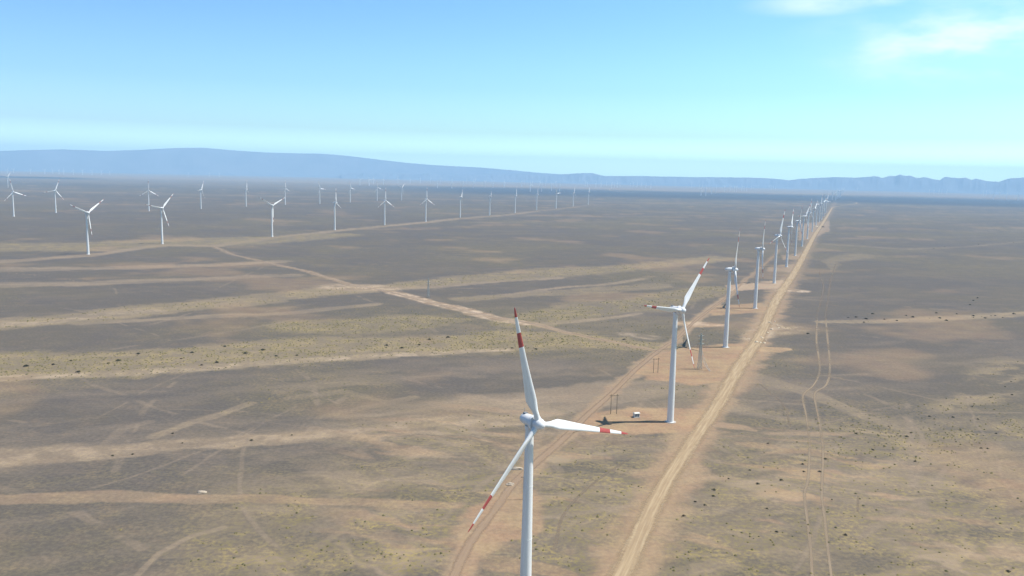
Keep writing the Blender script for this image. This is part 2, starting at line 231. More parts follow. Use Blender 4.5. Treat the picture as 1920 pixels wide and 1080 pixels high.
M_PALE = noisy('pale_galvanised_steel', (0.38, 0.39, 0.38), (0.30, 0.31, 0.30), 1.0, 0.6, 0.3)
M_INSUL = noisy('insulator_ceramic', (0.16, 0.08, 0.05), (0.22, 0.12, 0.08), 3.0, 0.3, 0.5)
M_CABLE = noisy('pale_aluminium_cable', (0.55, 0.54, 0.50), (0.45, 0.44, 0.41), 1.0, 0.6, 0.3)
M_KIOSK = noisy('cream_kiosk_paint', (0.72, 0.70, 0.63), (0.58, 0.56, 0.50), 0.9, 0.6, 0.3)
M_SHRUB = noisy('dry_dark_shrub', (0.075, 0.065, 0.035), (0.035, 0.040, 0.022), 2.5, 0.95, 0.05)
M_TUFT = noisy('dry_tuft', (0.20, 0.165, 0.07), (0.085, 0.08, 0.04), 0.25, 0.95, 0.05)
M_STEM = noisy('woody_stem', (0.12, 0.09, 0.06), (0.08, 0.06, 0.04), 3.0, 0.95, 0.05)
M_ROCK = noisy('pale_rock', (0.62, 0.52, 0.38), (0.45, 0.36, 0.25), 0.8, 0.95, 0.1, bump=0.2)
M_MOUND = noisy('pale_spoil', (0.50, 0.42, 0.33), (0.38, 0.31, 0.23), 0.5, 0.95, 0.1, bump=0.2)
M_DARKMOUND = noisy('dark_spoil', (0.09, 0.07, 0.06), (0.13, 0.10, 0.08), 0.5, 0.95, 0.1)


# ------------------------------------------------------------------ object helpers
def link(o, parent=None):
    col.objects.link(o)
    if parent is not None:
        o.parent = parent
    return o


def tag(o, label=None, cat=None, group=None, kind=None):
    if label: o['label'] = label
    if cat: o['category'] = cat
    if group: o['group'] = group
    if kind: o['kind'] = kind
    return o


def empty(name, loc, rz=0.0):
    o = bpy.data.objects.new(name, None)
    o.empty_display_size = 2
    o.location = loc
    o.rotation_euler = (0, 0, rz)
    return link(o)


def mesh_of(name, bm, mats, smooth=True):
    me = bpy.data.meshes.new(name)
    bm.normal_update()
    bm.to_mesh(me)
    bm.free()
    for m in (mats if isinstance(mats, (list, tuple)) else [mats]):
        me.materials.append(m)
    if smooth:
        me.polygons.foreach_set('use_smooth', [True] * len(me.polygons))
        try:
            me.set_sharp_from_angle(angle=R(38))
        except Exception:
            pass
    return me


def obj(name, bm, mats, parent=None, smooth=True):
    me = mesh_of(name, bm, mats, smooth)
    return link(bpy.data.objects.new(name, me), parent)


def copy_tree(o, parent=None):
    c = o.copy()
    col.objects.link(c)
    c.parent = parent
    for ch in list(o.children):
        copy_tree(ch, c)
    return c


def rings(bm, secs, cap=True, mat=None):
    """secs: list of closed rings of points; skins them"""
    prev = None
    first = None
    for i, s in enumerate(secs):
        vs = [bm.verts.new(p) for p in s]
        if prev:
            n = len(vs)
            for j in range(n):
                f = bm.faces.new((prev[j], prev[(j + 1) % n], vs[(j + 1) % n], vs[j]))
                if mat: f.material_index = mat[i - 1]
        else:
            first = vs
        prev = vs
    if cap:
        bm.faces.new(list(reversed(first)))
        f = bm.faces.new(prev)
        if mat: f.material_index = mat[-1]


def circle(c, r, n, axis='Z', ph=0.0):
    out = []
    for k in range(n):
        a = 2 * math.pi * k / n + ph
        if axis == 'Z': out.append((c[0] + r * math.cos(a), c[1] + r * math.sin(a), c[2]))
        elif axis == 'X': out.append((c[0], c[1] + r * math.cos(a), c[2] + r * math.sin(a)))
    return out


def box(bm, x0, x1, y0, y1, z0, z1):
    rings(bm, [[(x0, y0, z0), (x1, y0, z0), (x1, y1, z0), (x0, y1, z0)], [(x0, y0, z1), (x1, y0, z1), (x1, y1, z1), (x0, y1, z1)]])


def bar(bm, a, b, t, n=4, t2=None):
    a, b = Vector(a), Vector(b)
    d = (b - a).normalized()
    u = d.orthogonal().normalized()
    v = d.cross(u)
    t2 = t if t2 is None else t2
    secs = []
    for p, r in ((a, t), (b, t2)):
        secs.append([tuple(p + u * (r * math.cos(2 * math.pi * k / n + .785)) + v * (r * math.sin(2 * math.pi * k / n + .785))) for k in range(n)])
    rings(bm, secs)


# ------------------------------------------------------------------ numpy noise (for the ground and the hills)
def _hash(ix, iy, seed):
    h = (ix.astype(np.int64) * 374761393 + iy.astype(np.int64) * 668265263 + seed * 1442695041) & 0xffffffff
    h = ((h ^ (h >> 13)) * 1274126177) & 0xffffffff
    return ((h ^ (h >> 16)) & 0xffff) / 65535.0


def vnoise(x, y, seed):
    ix, iy = np.floor(x), np.floor(y)
    fx, fy = x - ix, y - iy
    fx = fx * fx * fx * (fx * (fx * 6 - 15) + 10); fy = fy * fy * fy * (fy * (fy * 6 - 15) + 10)
    a, b = _hash(ix, iy, seed), _hash(ix + 1, iy, seed)
    c, d = _hash(ix, iy + 1, seed), _hash(ix + 1, iy + 1, seed)
    return (a + (b - a) * fx) * (1 - fy) + (c + (d - c) * fx) * fy


def fbm(x, y, seed, octv=5, gain=0.5):
    s, amp, tot = 0, 1.0, 0
    for i in range(octv):
        ca, sa = math.cos(0.7 * i + seed), math.sin(0.7 * i + seed)
        s = s + amp * vnoise((x * ca - y * sa) * 2 ** i, (x * sa + y * ca) * 2 ** i, seed * 17 + i)
        tot += amp
        amp *= gain
    return s / tot


def sstep(x, a, b):
    t = np.clip((x - a) / (b - a), 0, 1)
    return t * t * (3 - 2 * t)


def aniso(x, y, ang, lx, ly, seed, octv=5, gain=0.5):
    """noise stretched along the direction ang (degrees from +X)"""
    c, s = math.cos(R(ang)), math.sin(R(ang))
    u, v = (x * c + y * s) / lx, (-x * s + y * c) / ly
    s_, amp, tot = 0, 1.0, 0
    for i in range(octv):
        s_ = s_ + amp * vnoise(u * 2 ** i + 13.7 * i, v * 2 ** i + 7.1 * i, seed * 31 + i)
        tot += amp
        amp *= gain
    return s_ / tot


def seg_dist(x, y, pts):
    """distance to a polyline with per-point half width -> (distance / half width at the foot, absolute excess distance)"""
    best = np.full(x.shape, 1e9)
    hwb = np.ones(x.shape)
    for (ax, ay, aw), (bx, by, bw) in zip(pts[:-1], pts[1:]):
        dx, dy = bx - ax, by - ay
        L = dx * dx + dy * dy + 1e-9
        t = np.clip(((x - ax) * dx + (y - ay) * dy) / L, 0, 1)
        d = np.hypot(x - ax - t * dx, y - ay - t * dy)
        h = aw + (bw - aw) * t
        q = d / np.maximum(h, .5)
        m = q < best
        best = np.where(m, q, best)
        hwb = np.where(m, h, hwb)
    return best, hwb


def make_trails():
    # old single wheel marks and dry rills wandering over the gravel
    rr = random.Random(11)
    out = []
    for i in range(56):
        near = i < 36
        y0 = rr.uniform(290, 560) if near else rr.uniform(560, 1100)
        x0 = rr.uniform(-.62, .64) * y0
        h = rr.choice((R(25), R(60), R(115), R(150), R(80))) + rr.uniform(-.3, .3)
        cur = rr.uniform(-.05, .05)
        hw = rr.uniform(.8, 2.4)
        pts = []
        for j in range(rr.randint(8, 20)):
            pts.append((x0, y0, hw * rr.uniform(.7, 1.3)))
            x0 += math.cos(h) * 14; y0 += math.sin(h) * 14
            h += cur + rr.uniform(-.12, .12)
        out.append(pts)
    return out


TRAILS = make_trails()


def masks(x, y):
    """sand, scrub, dirt, pale cover of the desert floor at x, y"""
    n = len(x)
    out = np.zeros((n, 4))
    dist = np.hypot(x, y)
    wx = (fbm(x / 70, y / 70, 3, 4) - .5) * 26 + (fbm(x / 14, y / 14, 5, 3) - .5) * 8
    wy = (fbm(x / 70, y / 70, 9, 4) - .5) * 26 + (fbm(x / 14, y / 14, 11, 3) - .5) * 8
    brk = aniso(x, y, 20, 60, 14, 21, 5)
    fine = fbm(x / 9, y / 9, 23, 4, .6)
    # background streaking: braided drainage stains running east-north-east
    xs, ys = x + wx * 1.6, y + wy * 1.6
    a = aniso(xs, ys, 22, 420, 60, 31, 5, .52)
    b = aniso(xs, ys, 14, 130, 22, 33, 5, .55)
    c = aniso(xs, ys, -35, 160, 20, 35, 5, .55)
    midl = sstep(dist, 540, 680) * (1 - .45 * sstep(dist, 2600, 3600))
    sand = (sstep(a, .50, .72) * .55 + sstep(b, .56, .74) * .25) * (1 - .80 * midl) * (1 - .55 * (1 - sstep(x, -190, -40)))
    nearf = (1 - sstep(dist + (fbm(x / 120, y / 120, 47, 3) - .5) * 260, 380, 620)) * (.12 + .88 * sstep(x + (fbm(x / 60, y / 60, 49, 3) - .5) * 120, -140, -10))
    c2 = aniso(x + wx * 2.2, y + wy * 2.2, 62, 90, 13, 37, 4, .55)
    sand += sstep(c, .54, .72) * (.06 + .40 * nearf) + sstep(c2, .60, .74) * .30 * nearf
    p1 = aniso(x + wx * .8, y + wy * .8, 6, 34, 9, 57, 5, .6)
    p2 = aniso(x + wx, y + wy, -12, 60, 14, 59, 4, .6)
    sand += sstep(p1, .56, .72) * .45 * nearf + .12 * nearf + .10 * (brk - .5) * 2
    big = fbm(x / 260, y / 260, 41, 3)
    scr = sstep(big + .25 * (fine - .5), .52, .72) * .28 + nearf * (.10 + .55 * sstep(p2, .30, .50) * (1 - sstep(p2, .50, .60)))
    dirt = sstep(fbm(x / 120, y / 120, 43, 4), .60, .78) * .28 + sstep(p2, .60, .74) * .45 * nearf
    pale = np.zeros(n)
    for pts, amp, soft, rough in BANDS:
        P = np.array(pts)
        pad = P[:, 2].max() * 2 + 60
        m = (x > P[:, 0].min() - pad) & (x < P[:, 0].max() + pad) & (y > P[:, 1].min() - pad) & (y < P[:, 1].max() + pad)
        if not m.any(): continue
        hwm = P[:, 2].mean()
        k = min(1.0, hwm / 14.0) * rough * .8
        q, hw = seg_dist(x[m] + wx[m] * k, y[m] + wy[m] * k, pts)
        q = q + (brk[m] - .5) * .8 * rough + (fine[m] - .5) * .6
        f = 1 - sstep(q, 1 - .5 * soft, 1 + .45 * soft)
        f = f * ((.72 + .5 * sstep(brk[m] + .5 * (fine[m] - .5), .35, .65)) if soft <= 1 else 1.35 * sstep(brk[m] * .6 + p1[m] * .5 + .3 * (fine[m] - .5), .45, .66))
        sand[m] = np.maximum(sand[m], sand[m] * (1 - f) + amp[0] * f * 1.15)
        scr[m] = scr[m] * (1 - f * .4) + amp[1] * f * (.5 + sstep(fine[m], .35, .65) * .7)
        dirt[m] = np.maximum(dirt[m], amp[2] * f)
        pale[m] = np.maximum(pale[m], amp[3] * f * sstep(fine[m], .35, .7))
    for pts in TRAILS:
        P = np.array(pts)
        m = (x > P[:, 0].min() - 12) & (x < P[:, 0].max() + 12) & (y > P[:, 1].min() - 12) & (y < P[:, 1].max() + 12)
        if not m.any(): continue
        q, hw = seg_dist(x[m] + wx[m] * .12, y[m] + wy[m] * .12, pts)
        f = (1 - sstep(q, .5, 1.6)) * sstep(brk[m], .3, .6)
        sand[m] = np.maximum(sand[m], sand[m] * .6 + .30 * f)
        scr[m] *= 1 - .6 * f
    for poly, d, pl in PADS:
        P = np.array(poly)
        pad = 40
        m = (x > P[:, 0].min() - pad) & (x < P[:, 0].max() + pad) & (y > P[:, 1].min() - pad) & (y < P[:, 1].max() + pad)
        if not m.any(): continue
        px, py = x[m] + wx[m] * .25, y[m] + wy[m] * .25
        ins = np.zeros(px.shape, bool)
        dmin = np.full(px.shape, 1e9)
        for i in range(len(P)):
            ax, ay = P[i]; bx, by = P[(i + 1) % len(P)]
            if ay != by:
                cr = ((ay > py) != (by > py)) & (px < (bx - ax) * (py - ay) / (by - ay) + ax)
                ins ^= cr
            dx, dy = bx - ax, by - ay
            t = np.clip(((px - ax) * dx + (py - ay) * dy) / (dx * dx + dy * dy), 0, 1)
            dmin = np.minimum(dmin, np.hypot(px - ax - t * dx, py - ay - t * dy))
        sdv = np.where(ins, dmin, -dmin) + (fine[m] - .5) * 7 + (brk[m] - .5) * 8
        f = sstep(sdv, -2.5, 3.0)
        dirt[m] = np.maximum(dirt[m], d * f * (.85 + .3 * (fine[m] - .5)))
        pale[m] = np.maximum(pale[m], pl * f)
        scr[m] *= (1 - .7 * f)
    # verge of the graded road: scraped soil on both sides
    for nm, ex in (('main', 1.2), ('service', .35), ('cross', .45)):
        pts = [(p[0], p[1], p[2] * .5 + 4 * ex + 1.5) for p in ROADS[nm]]
        q, hw = seg_dist(x + wx * .35, y + wy * .35, pts)
        f = (1 - sstep(q * (1 + .9 * (fine - .5) + .9 * (brk - .5)), .5, 1.5)) * (1 - .55 * sstep(dist, 900, 1700))
        dirt = np.maximum(dirt, (.50 if nm == 'main' else .38) * f)
        sand = np.maximum(sand, .62 * f)
        scr *= (1 - .6 * f)
    # far plain: alternating darker gravel and paler salt strips
    far = sstep(dist, 2500, 5000)
    s2 = aniso(x, y, 8, 3800, 420, 51, 4)
    sand = sand * (1 - .55 * far) + far * sstep(s2, .5, .72) * .22
    out[:, 0], out[:, 1], out[:, 2], out[:, 3] = np.clip(sand, 0, 1), np.clip(scr, 0, 1), np.clip(dirt, 0, 1), np.clip(pale, 0, 1)
    wob = (fbm(x / 2600, y / 2600, 61, 3) - .5)
    yy = y + wob * 1500
    right = sstep(x / np.maximum(y, 1), -.25, .0)
    dark = sstep(yy, 5800, 7200) * (1 - sstep(yy, 8800, 10500)) * (.15 + .85 * right)
    left = 1 - right
    dark = np.maximum(dark, left * sstep(x / np.maximum(y, 1), -.66, -.6) * 0 + left * sstep(yy, 8800, 9400) * (1 - sstep(yy, 10000, 10800)) * (1 - sstep(x / np.maximum(y, 1), -.55, -.48)))
    out[:, 0] = np.maximum(out[:, 0], left * sstep(yy, 6500, 7800) * .45 * (1 - dark))
    out[:, 0] = np.maximum(out[:, 0], sstep(yy, 9500, 11500) * .75)
    return out, dark


# ------------------------------------------------------------------ ground (one sheet to the horizon)
def build_ground():
    # radii: rows get wider with distance
    inv = np.linspace(1 / 285.0, 1 / 7000.0, 620)
    rad = list(1 / inv) + list(np.geomspace(7300, 26000, 60))
    rad = [40, 90, 140, 180, 215, 240, 260, 275] + rad
    rad = np.array(rad)
    ang = np.concatenate([np.linspace(-180, -45, 40)[:-1], np.linspace(-45, -35.5, 30)[:-1], np.linspace(-35.5, 35.5, 1150), np.linspace(35.5, 45, 30)[1:], np.linspace(45, 180, 40)[1:-1]])
    ang = np.radians(ang)
    nr, na = len(rad), len(ang)
    X = (rad[:, None] * np.sin(ang)[None]).ravel()
    Y = (rad[:, None] * np.cos(ang)[None]).ravel()
    rel = (fbm(X / 90, Y / 90, 71, 4) - .5) * 0.0
    co = np.zeros((nr * na + 1, 3))
    co[:-1, 0], co[:-1, 1], co[:-1, 2] = X, Y, rel
    i = np.arange(nr - 1)[:, None] * na
    j = np.arange(na)[None]
    jn = (j + 1) % na
    quads = np.stack([i + j, i + na + j, i + na + jn, i + jn], 2).reshape(-1, 4)
    # winding so that normals point up
    quads = quads[:, ::-1]
    q = quads[0]
    c = nr * na
    tri = np.stack([np.full(na, c), np.arange(na), (np.arange(na) + 1) % na], 1)[:, ::-1]
    me = bpy.data.meshes.new('ground')
    me.vertices.add(len(co))
    me.vertices.foreach_set('co', co.ravel())
    nl = quads.size + tri.size
    me.loops.add(nl)
    me.loops.foreach_set('vertex_index', np.concatenate([quads.ravel(), tri.ravel()]).astype(np.int32))
    me.polygons.add(len(quads) + len(tri))
    st = np.concatenate([np.arange(len(quads)) * 4, len(quads) * 4 + np.arange(len(tri)) * 3]).astype(np.int32)
    me.polygons.foreach_set('loop_start', st)
    me.update(calc_edges=True)
    me.validate()
    mk, dark = masks(co[:, 0], co[:, 1])
    at = me.attributes.new('cover', 'FLOAT_COLOR', 'POINT')
    at.data.foreach_set('color', mk.astype(np.float32).ravel())
    ad = me.attributes.new('dark_gravel', 'FLOAT', 'POINT')
    ad.data.foreach_set('value', dark.astype(np.float32))
    o = bpy.data.objects.new('ground', me)
    link(o)
    tag(o, 'grey brown gravel desert plain with tan wadi bands and olive scrub stains', kind='structure')
    return o


ground = build_ground()
if ground.data.polygons[5000].normal.z < 0:
    ground.data.flip_normals()

m, k, b, o_ = material('desert_gravel', (0.2, 0.17, 0.15), 0.95, 0.08)
tc = k.n('ShaderNodeTexCoord').outputs['Object']
at = k.n('ShaderNodeAttribute', attribute_name='cover')
sep = k.n('ShaderNodeSeparateColor'); k.put(sep.inputs[0], at.outputs['Color'])
sand, scr, dirt, pale = sep.outputs[0], sep.outputs[1], sep.outputs[2], at.outputs['Alpha']
dk = k.n('ShaderNodeAttribute', attribute_name='dark_gravel').outputs['Fac']
n_big = k.noise(tc, 0.006, 6, 0.6)
n_mid = k.noise(tc, 0.05, 6, 0.65)
n_fine = k.noise(tc, 0.45, 5, 0.7)
mp = k.n('ShaderNodeMapping'); k.put(mp.inputs[0], tc)
mp.inputs['Rotation'].default_value = (0, 0, R(-20)); mp.inputs['Scale'].default_value = (0.25, 1, 1)
n_str = k.noise(mp.outputs[0], 0.10, 6, 0.65)
base = k.mix(k.ramp(n_big, .38, .62), (0.114, 0.096, 0.074, 1), (0.102, 0.088, 0.077, 1))
base = k.mix(k.math('MULTIPLY', k.ramp(n_mid, .5, .75), .5), base, (0.165, 0.122, 0.088, 1))
s_f = k.math('ADD', sand, k.math('MULTIPLY', k.math('SUBTRACT', n_str, .5), .34), clamp=True)
s_f = k.math('ADD', s_f, k.math('MULTIPLY', k.math('SUBTRACT', n_fine, .5), .20), clamp=True)
c = k.mix(s_f, base, (0.290, 0.218, 0.148, 1))
scr_f = k.math('MULTIPLY', scr, k.ramp(n_fine, .40, .62), clamp=True)
c = k.mix(scr_f, c, k.mix(k.ramp(n_mid, .4, .6), (0.170, 0.140, 0.058, 1), (0.27, 0.21, 0.085, 1)))
d_f = k.math('MULTIPLY', dirt, k.ramp(n_str, .2, .55, .55, 1.0), clamp=True)
c = k.mix(d_f, c, k.mix(k.ramp(n_mid, .35, .65), (0.335, 0.205, 0.122, 1), (0.365, 0.252, 0.140, 1)))
c = k.mix(pale, c, (0.52, 0.40, 0.29, 1))
c = k.mix(k.math('MULTIPLY', dk, .92), c, (0.050, 0.052, 0.062, 1))
spk = k.ramp(n_fine, .3, .72, .87, 1.13)
c = k.mix(1.0, c, k.n('ShaderNodeCombineColor').outputs[0], 'MULTIPLY')
cc = c.node.inputs[7].links[0].from_node
for ii in range(3): k.put(cc.inputs[ii], spk)
k.put(b.inputs['Base Color'], c)
bp = k.n('ShaderNodeBump'); bp.inputs['Distance'].default_value = 0.35; bp.inputs['Strength'].default_value = 0.6
k.put(bp.inputs['Height'], k.noise(tc, 0.25, 6, 0.7)); k.t.links.new(bp.outputs[0], b.inputs['Normal'])
ground.data.materials.append(m)


# ------------------------------------------------------------------ roads and wheel tracks: ribbons with ragged, worn-out edges
def road_material(name, c1, c2, c3, fade=1.0, rut=0.55):
    m, k, b, o = material(name, c1, 0.95, 0.05)
    tc = k.n('ShaderNodeTexCoord').outputs['Object']
    ac = k.n('ShaderNodeAttribute', attribute_name='across').outputs['Fac']   # -1 .. 1
    al = k.n('ShaderNodeAttribute', attribute_name='along').outputs['Fac']    # metres
    wd = k.n('ShaderNodeAttribute', attribute_name='halfwidth').outputs['Fac']
    n1 = k.noise(tc, 0.09, 6, 0.65)
    n2 = k.noise(tc, 0.6, 4, 0.7)
    cv = k.n('ShaderNodeCombineXYZ'); k.put(cv.inputs[0], k.math('MULTIPLY', ac, wd)); k.put(cv.inputs[1], k.math('MULTIPLY', al, 0.03))
    n3 = k.noise(cv.outputs[0], 0.8, 4, 0.6)       # ruts running along
    colr = k.mix(k.ramp(n1, .35, .65), (*c1, 1), (*c2, 1))
    colr = k.mix(k.math('MULTIPLY', k.ramp(n3, .48, .62), rut), colr, (*c3, 1))
    k.put(b.inputs['Base Color'], colr)
    e = k.math('ABSOLUTE', ac)
    e = k.math('ADD', e, k.math('MULTIPLY', k.math('SUBTRACT', n1, .5), .75))
    e = k.math('ADD', e, k.math('MULTIPLY', k.math('SUBTRACT', n2, .5), .6))
    a = k.math('MULTIPLY', k.ramp(e, .30, 1.0, 1.0, 0.0), fade)
    a = k.math('MULTIPLY', a, k.ramp(n3, .25, .6, 1 - .45 * rut, 1.0))
    a = k.math('MULTIPLY', a, k.ramp(k.noise(tc, 0.018, 4, .6), .35, .55, 1 - .4 * (fade < .9), 1.0))
    tr = k.n('ShaderNodeBsdfTransparent')
    mx = k.n('ShaderNodeMixShader')
    k.put(mx.inputs[0], a)
    k.t.links.new(tr.outputs[0], mx.inputs[1]); k.t.links.new(b.outputs[0], mx.inputs[2])
    k.t.links.new(mx.outputs[0], o.inputs[0])
    return m


def catmull(pts, step):
    P = [np.array(p, float) for p in pts]
    P = [2 * P[0] - P[1]] + P + [2 * P[-1] - P[-2]]
    out = []
    for i in range(1, len(P) - 2):
        n = max(2, int(np.hypot(*(P[i + 1] - P[i])[:2]) / step))
        for q in range(n):
            t = q / n
            out.append(.5 * ((2 * P[i]) + (-P[i - 1] + P[i + 1]) * t + (2 * P[i - 1] - 5 * P[i] + 4 * P[i + 1] - P[i + 2]) * t * t + (-P[i - 1] + 3 * P[i] - 3 * P[i + 1] + P[i + 2]) * t ** 3))
    out.append(P[-2])
    return out


def ribbon(name, pts, z, mat, label, step=10.0, widen=1.1):
    c = catmull(pts, step)
    bm = bmesh.new()
    la, lb, lc = [], [], []
    prev = None
    s = 0.0
    for i, p in enumerate(c):
        a, b_ = c[max(0, i - 1)], c[min(len(c) - 1, i + 1)]
        d = (b_ - a)[:2]; d = d / (np.hypot(*d) + 1e-9)
        nrm = np.array((d[1], -d[0]))
        if i: s += np.hypot(*(p - c[i - 1])[:2])
        hw = max(.4, p[2]) * .5 * widen
        row = []
        for q in (-1, -.5, 0, .5, 1):
            xy = p[:2] + nrm * hw * q
            row.append(bm.verts.new((xy[0], xy[1], z)))
            la.append(q); lb.append(s); lc.append(hw)
        if prev:
            for q in range(4):
                f = bm.faces.new((prev[q], prev[q + 1], row[q + 1], row[q]))
        prev = row
    bm.normal_update()
    me = bpy.data.meshes.new(name)
    bm.to_mesh(me); bm.free()
    if me.polygons[0].normal.z < 0: me.flip_normals()
    for nm, vals in (('across', la), ('along', lb), ('halfwidth', lc)):
        me.attributes.new(nm, 'FLOAT', 'POINT').data.foreach_set('value', vals)
    me.materials.append(mat)
    o = link(bpy.data.objects.new(name, me))
    return tag(o, label, kind='structure')


M_ROAD = road_material('graded_dirt_road', (0.335, 0.240, 0.145), (0.370, 0.272, 0.165), (0.44, 0.340, 0.215))
M_SERV = road_material('narrow_dirt_track', (0.285, 0.20, 0.135), (0.305, 0.215, 0.14), (0.35, 0.26, 0.175), .9, .25)
M_CROSS = road_material('pale_cross_track', (0.29, 0.215, 0.145), (0.36, 0.27, 0.195), (0.43, 0.34, 0.26), .85, .5)
M_TRK = road_material('wheel_rut', (0.275, 0.210, 0.145), (0.30, 0.23, 0.155), (0.33, 0.26, 0.18), .78, .4)
M_TRKF = road_material('worn_wheel_rut', (0.22, 0.172, 0.125), (0.25, 0.19, 0.135), (0.28, 0.215, 0.15), .55, .4)
ribbon('dirt_road', ROADS['main'], 0.12, M_ROAD, 'wide straight dirt road running beside the turbine row to the horizon')
ribbon('service_track', ROADS['service'], 0.08, M_SERV, 'narrow reddish dirt track left of the turbine row')
ribbon('cross_track', ROADS['cross'], 0.10, M_CROSS, 'pale dirt track crossing the plain from the left row')
TL = ['left wheel rut on the plain right of the road', 'right wheel rut on the plain right of the road', 'faint upper wheel rut far along the plain', 'faint second upper wheel rut along the plain', 'short wheel rut near the bottom right', 'curving rut between the two dirt tracks', 'faint rut leaving the dirt road on the right']
for i, (pts, lb) in enumerate(zip(TRACKS, TL)):
    ribbon('wheel_track', pts, 0.05, M_TRK if i < 2 else M_TRKF, lb, 6.0, 1.5)


# ------------------------------------------------------------------ far hills
def build_ridge(name, table, D, depth, seed, label, rough, mat):
    t = np.array(table)
    az = np.arange(t[0, 0], t[-1, 0], .045)
    hh = np.interp(az, t[:, 0], t[:, 1])
    # rows from the foot in front to the foot behind the crest
    prof = [(-1, 0), (-.8, .10), (-.62, .2), (-.45, .36), (-.3, .55), (-.18, .74), (-.08, .91), (0, 1.0), (.12, .85), (.4, .4), (.8, 0.0)]
    X, Y, Z = [], [], []
    for s, kf in prof:
        r = D + s * depth
        x, y = r * np.sin(np.radians(az)), r * np.cos(np.radians(az))
        n = fbm(x / 900, y / 900, seed, 6, .58) - .5
        rg = 1 - np.abs(aniso(x, y, 90, 1500, 330, seed + 3, 5, .55) - .5) * 2
        side = (1 - abs(kf - .5) * 2)
        z = hh * kf + hh * (n * 1.1 + (rg - .6) * .9) * rough * side + (n * hh * .10 * rough if kf > .9 else 0)
        if kf == 0: z = z * 0 - 3.0
        X.append(x); Y.append(y); Z.append(np.maximum(z, -3.0))
    X, Y, Z = map(lambda q: np.array(q), (X, Y, Z))
    nr, na = X.shape
    co = np.stack([X, Y, Z], 2).reshape(-1, 3)
    faces = []
    for i in range(nr - 1):
        for j in range(na - 1):
            a = i * na + j
            faces.append((a, a + 1, a + na + 1, a + na))
    me = bpy.data.meshes.new(name)
    me.from_pydata(co.tolist(), [], faces)
    me.polygons.foreach_set('use_smooth', [True] * len(me.polygons))
    me.materials.append(mat)
    me.update()
    if sum(p.normal.z for p in me.polygons) < 0: me.flip_normals()
    return tag(link(bpy.data.objects.new(name, me)), label, kind='structure')


M_HILL = noisy('haze_tinted_hill_rock', (0.15, 0.185, 0.225), (0.20, 0.23, 0.27), 0.0015, 0.95, 0.05)  # blue of the distance haze put into the rock colour
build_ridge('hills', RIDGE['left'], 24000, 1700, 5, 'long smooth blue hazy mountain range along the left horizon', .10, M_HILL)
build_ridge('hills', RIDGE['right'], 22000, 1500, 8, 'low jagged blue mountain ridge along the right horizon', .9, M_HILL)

# ------------------------------------------------------------------ wind turbine
HUB_H, ROT_R, OVER = 70.4, 40.0, 4.5


def blade_mesh(lod=0):
    if lod == 0:
        st = [(1.2, 1.0, 0.95, 0, 0), (2.4, 1.0, .95, 0, 0), (3.4, 1.25, .9, 3, .1), (5.0, 2.1, .75, 14, .5), (6.8, 2.75, .62, 16, .8), (8.5, 3.0, .52, 15, 1.), (11, 2.85, .44, 12.5, 1.), (14, 2.5, .37, 10, 1.), (18, 2.1, .30, 7.5, 1.), (22, 1.8, .25, 5.5, 1.),
              (26.8, 1.45, .2, 4, 1.), (26.81, 1.45, .2, 4, 1.), (29, 1.32, .18, 3.3, 1.), (31.6, 1.15, .15, 2.6, 1.), (31.61, 1.15, .15, 2.6, 1.), (34, 1.0, .13, 2, 1.), (36.8, .8, .10, 1.5, 1.), (36.81, .8, .10, 1.5, 1.), (38.6, .58, .07, 1.2, 1.), (39.6, .34, .05, 1, 1.), (40, .1, .02, 1, 1.)]
        n = 14
    else:
        st = [(1.2, 1.1, .9, 0, 0), (4, 1.6, .8, 8, .4), (8.5, 2.9, .5, 15, 1.), (18, 2.1, .3, 7, 1.), (26.8, 1.45, .2, 4, 1.), (26.81, 1.45, .2, 4, 1.), (31.6, 1.15, .15, 2.6, 1.), (31.61, 1.15, .15, 2.6, 1.), (36.8, .8, .1, 1.5, 1.), (36.81, .8, .1, 1.5, 1.), (40, .2, .04, 1, 1.)]
        n = 6
    bm = bmesh.new()
    secs, mats = [], []
    for (z, ch, th, tw, bl) in st:
        ring = []
        tw = R(tw + 14)
        for q in range(n):
            a = 2 * math.pi * q / n
            # circle
            cy, cx = math.cos(a) * .95, math.sin(a) * .95
            # airfoil: y from leading edge (+) to trailing edge (-)
            u = (1 - math.cos(a)) / 2
            ch2 = ch * (1 + .16 * bl)
            ay = ch2 * (.32 - u)
            tt = th * 2.4 * math.sqrt(max(u, 0)) * (1 - u) ** 1.1
            ax = math.copysign(tt / 1.1, math.sin(a)) if abs(math.sin(a)) > 1e-6 else 0
            y = cy * (1 - bl) + ay * bl
            x = cx * (1 - bl) + ax * bl
            xr = x * math.cos(tw) + y * math.sin(tw)
            yr = -x * math.sin(tw) + y * math.cos(tw)
            ring.append((xr + .0016 * z * z * .5, yr, z))
        secs.append(ring)
    for i in range(1, len(st)):
        zc = (st[i - 1][0] + st[i][0]) / 2
        mats.append(1 if (26.8 < zc < 31.61) or zc > 36.805 else 0)
    rings(bm, secs, True, mats + [mats[-1]])
    bm.faces.ensure_lookup_table()
    return mesh_of('blade', bm, [M_BLADE, M_RED if lod == 0 else M_REDF])


BLADE, BLADE_FAR = blade_mesh(0), blade_mesh(1)


def tower_r(z):
    return 2.12 + (1.36 - 2.12) * (z / 67.6)


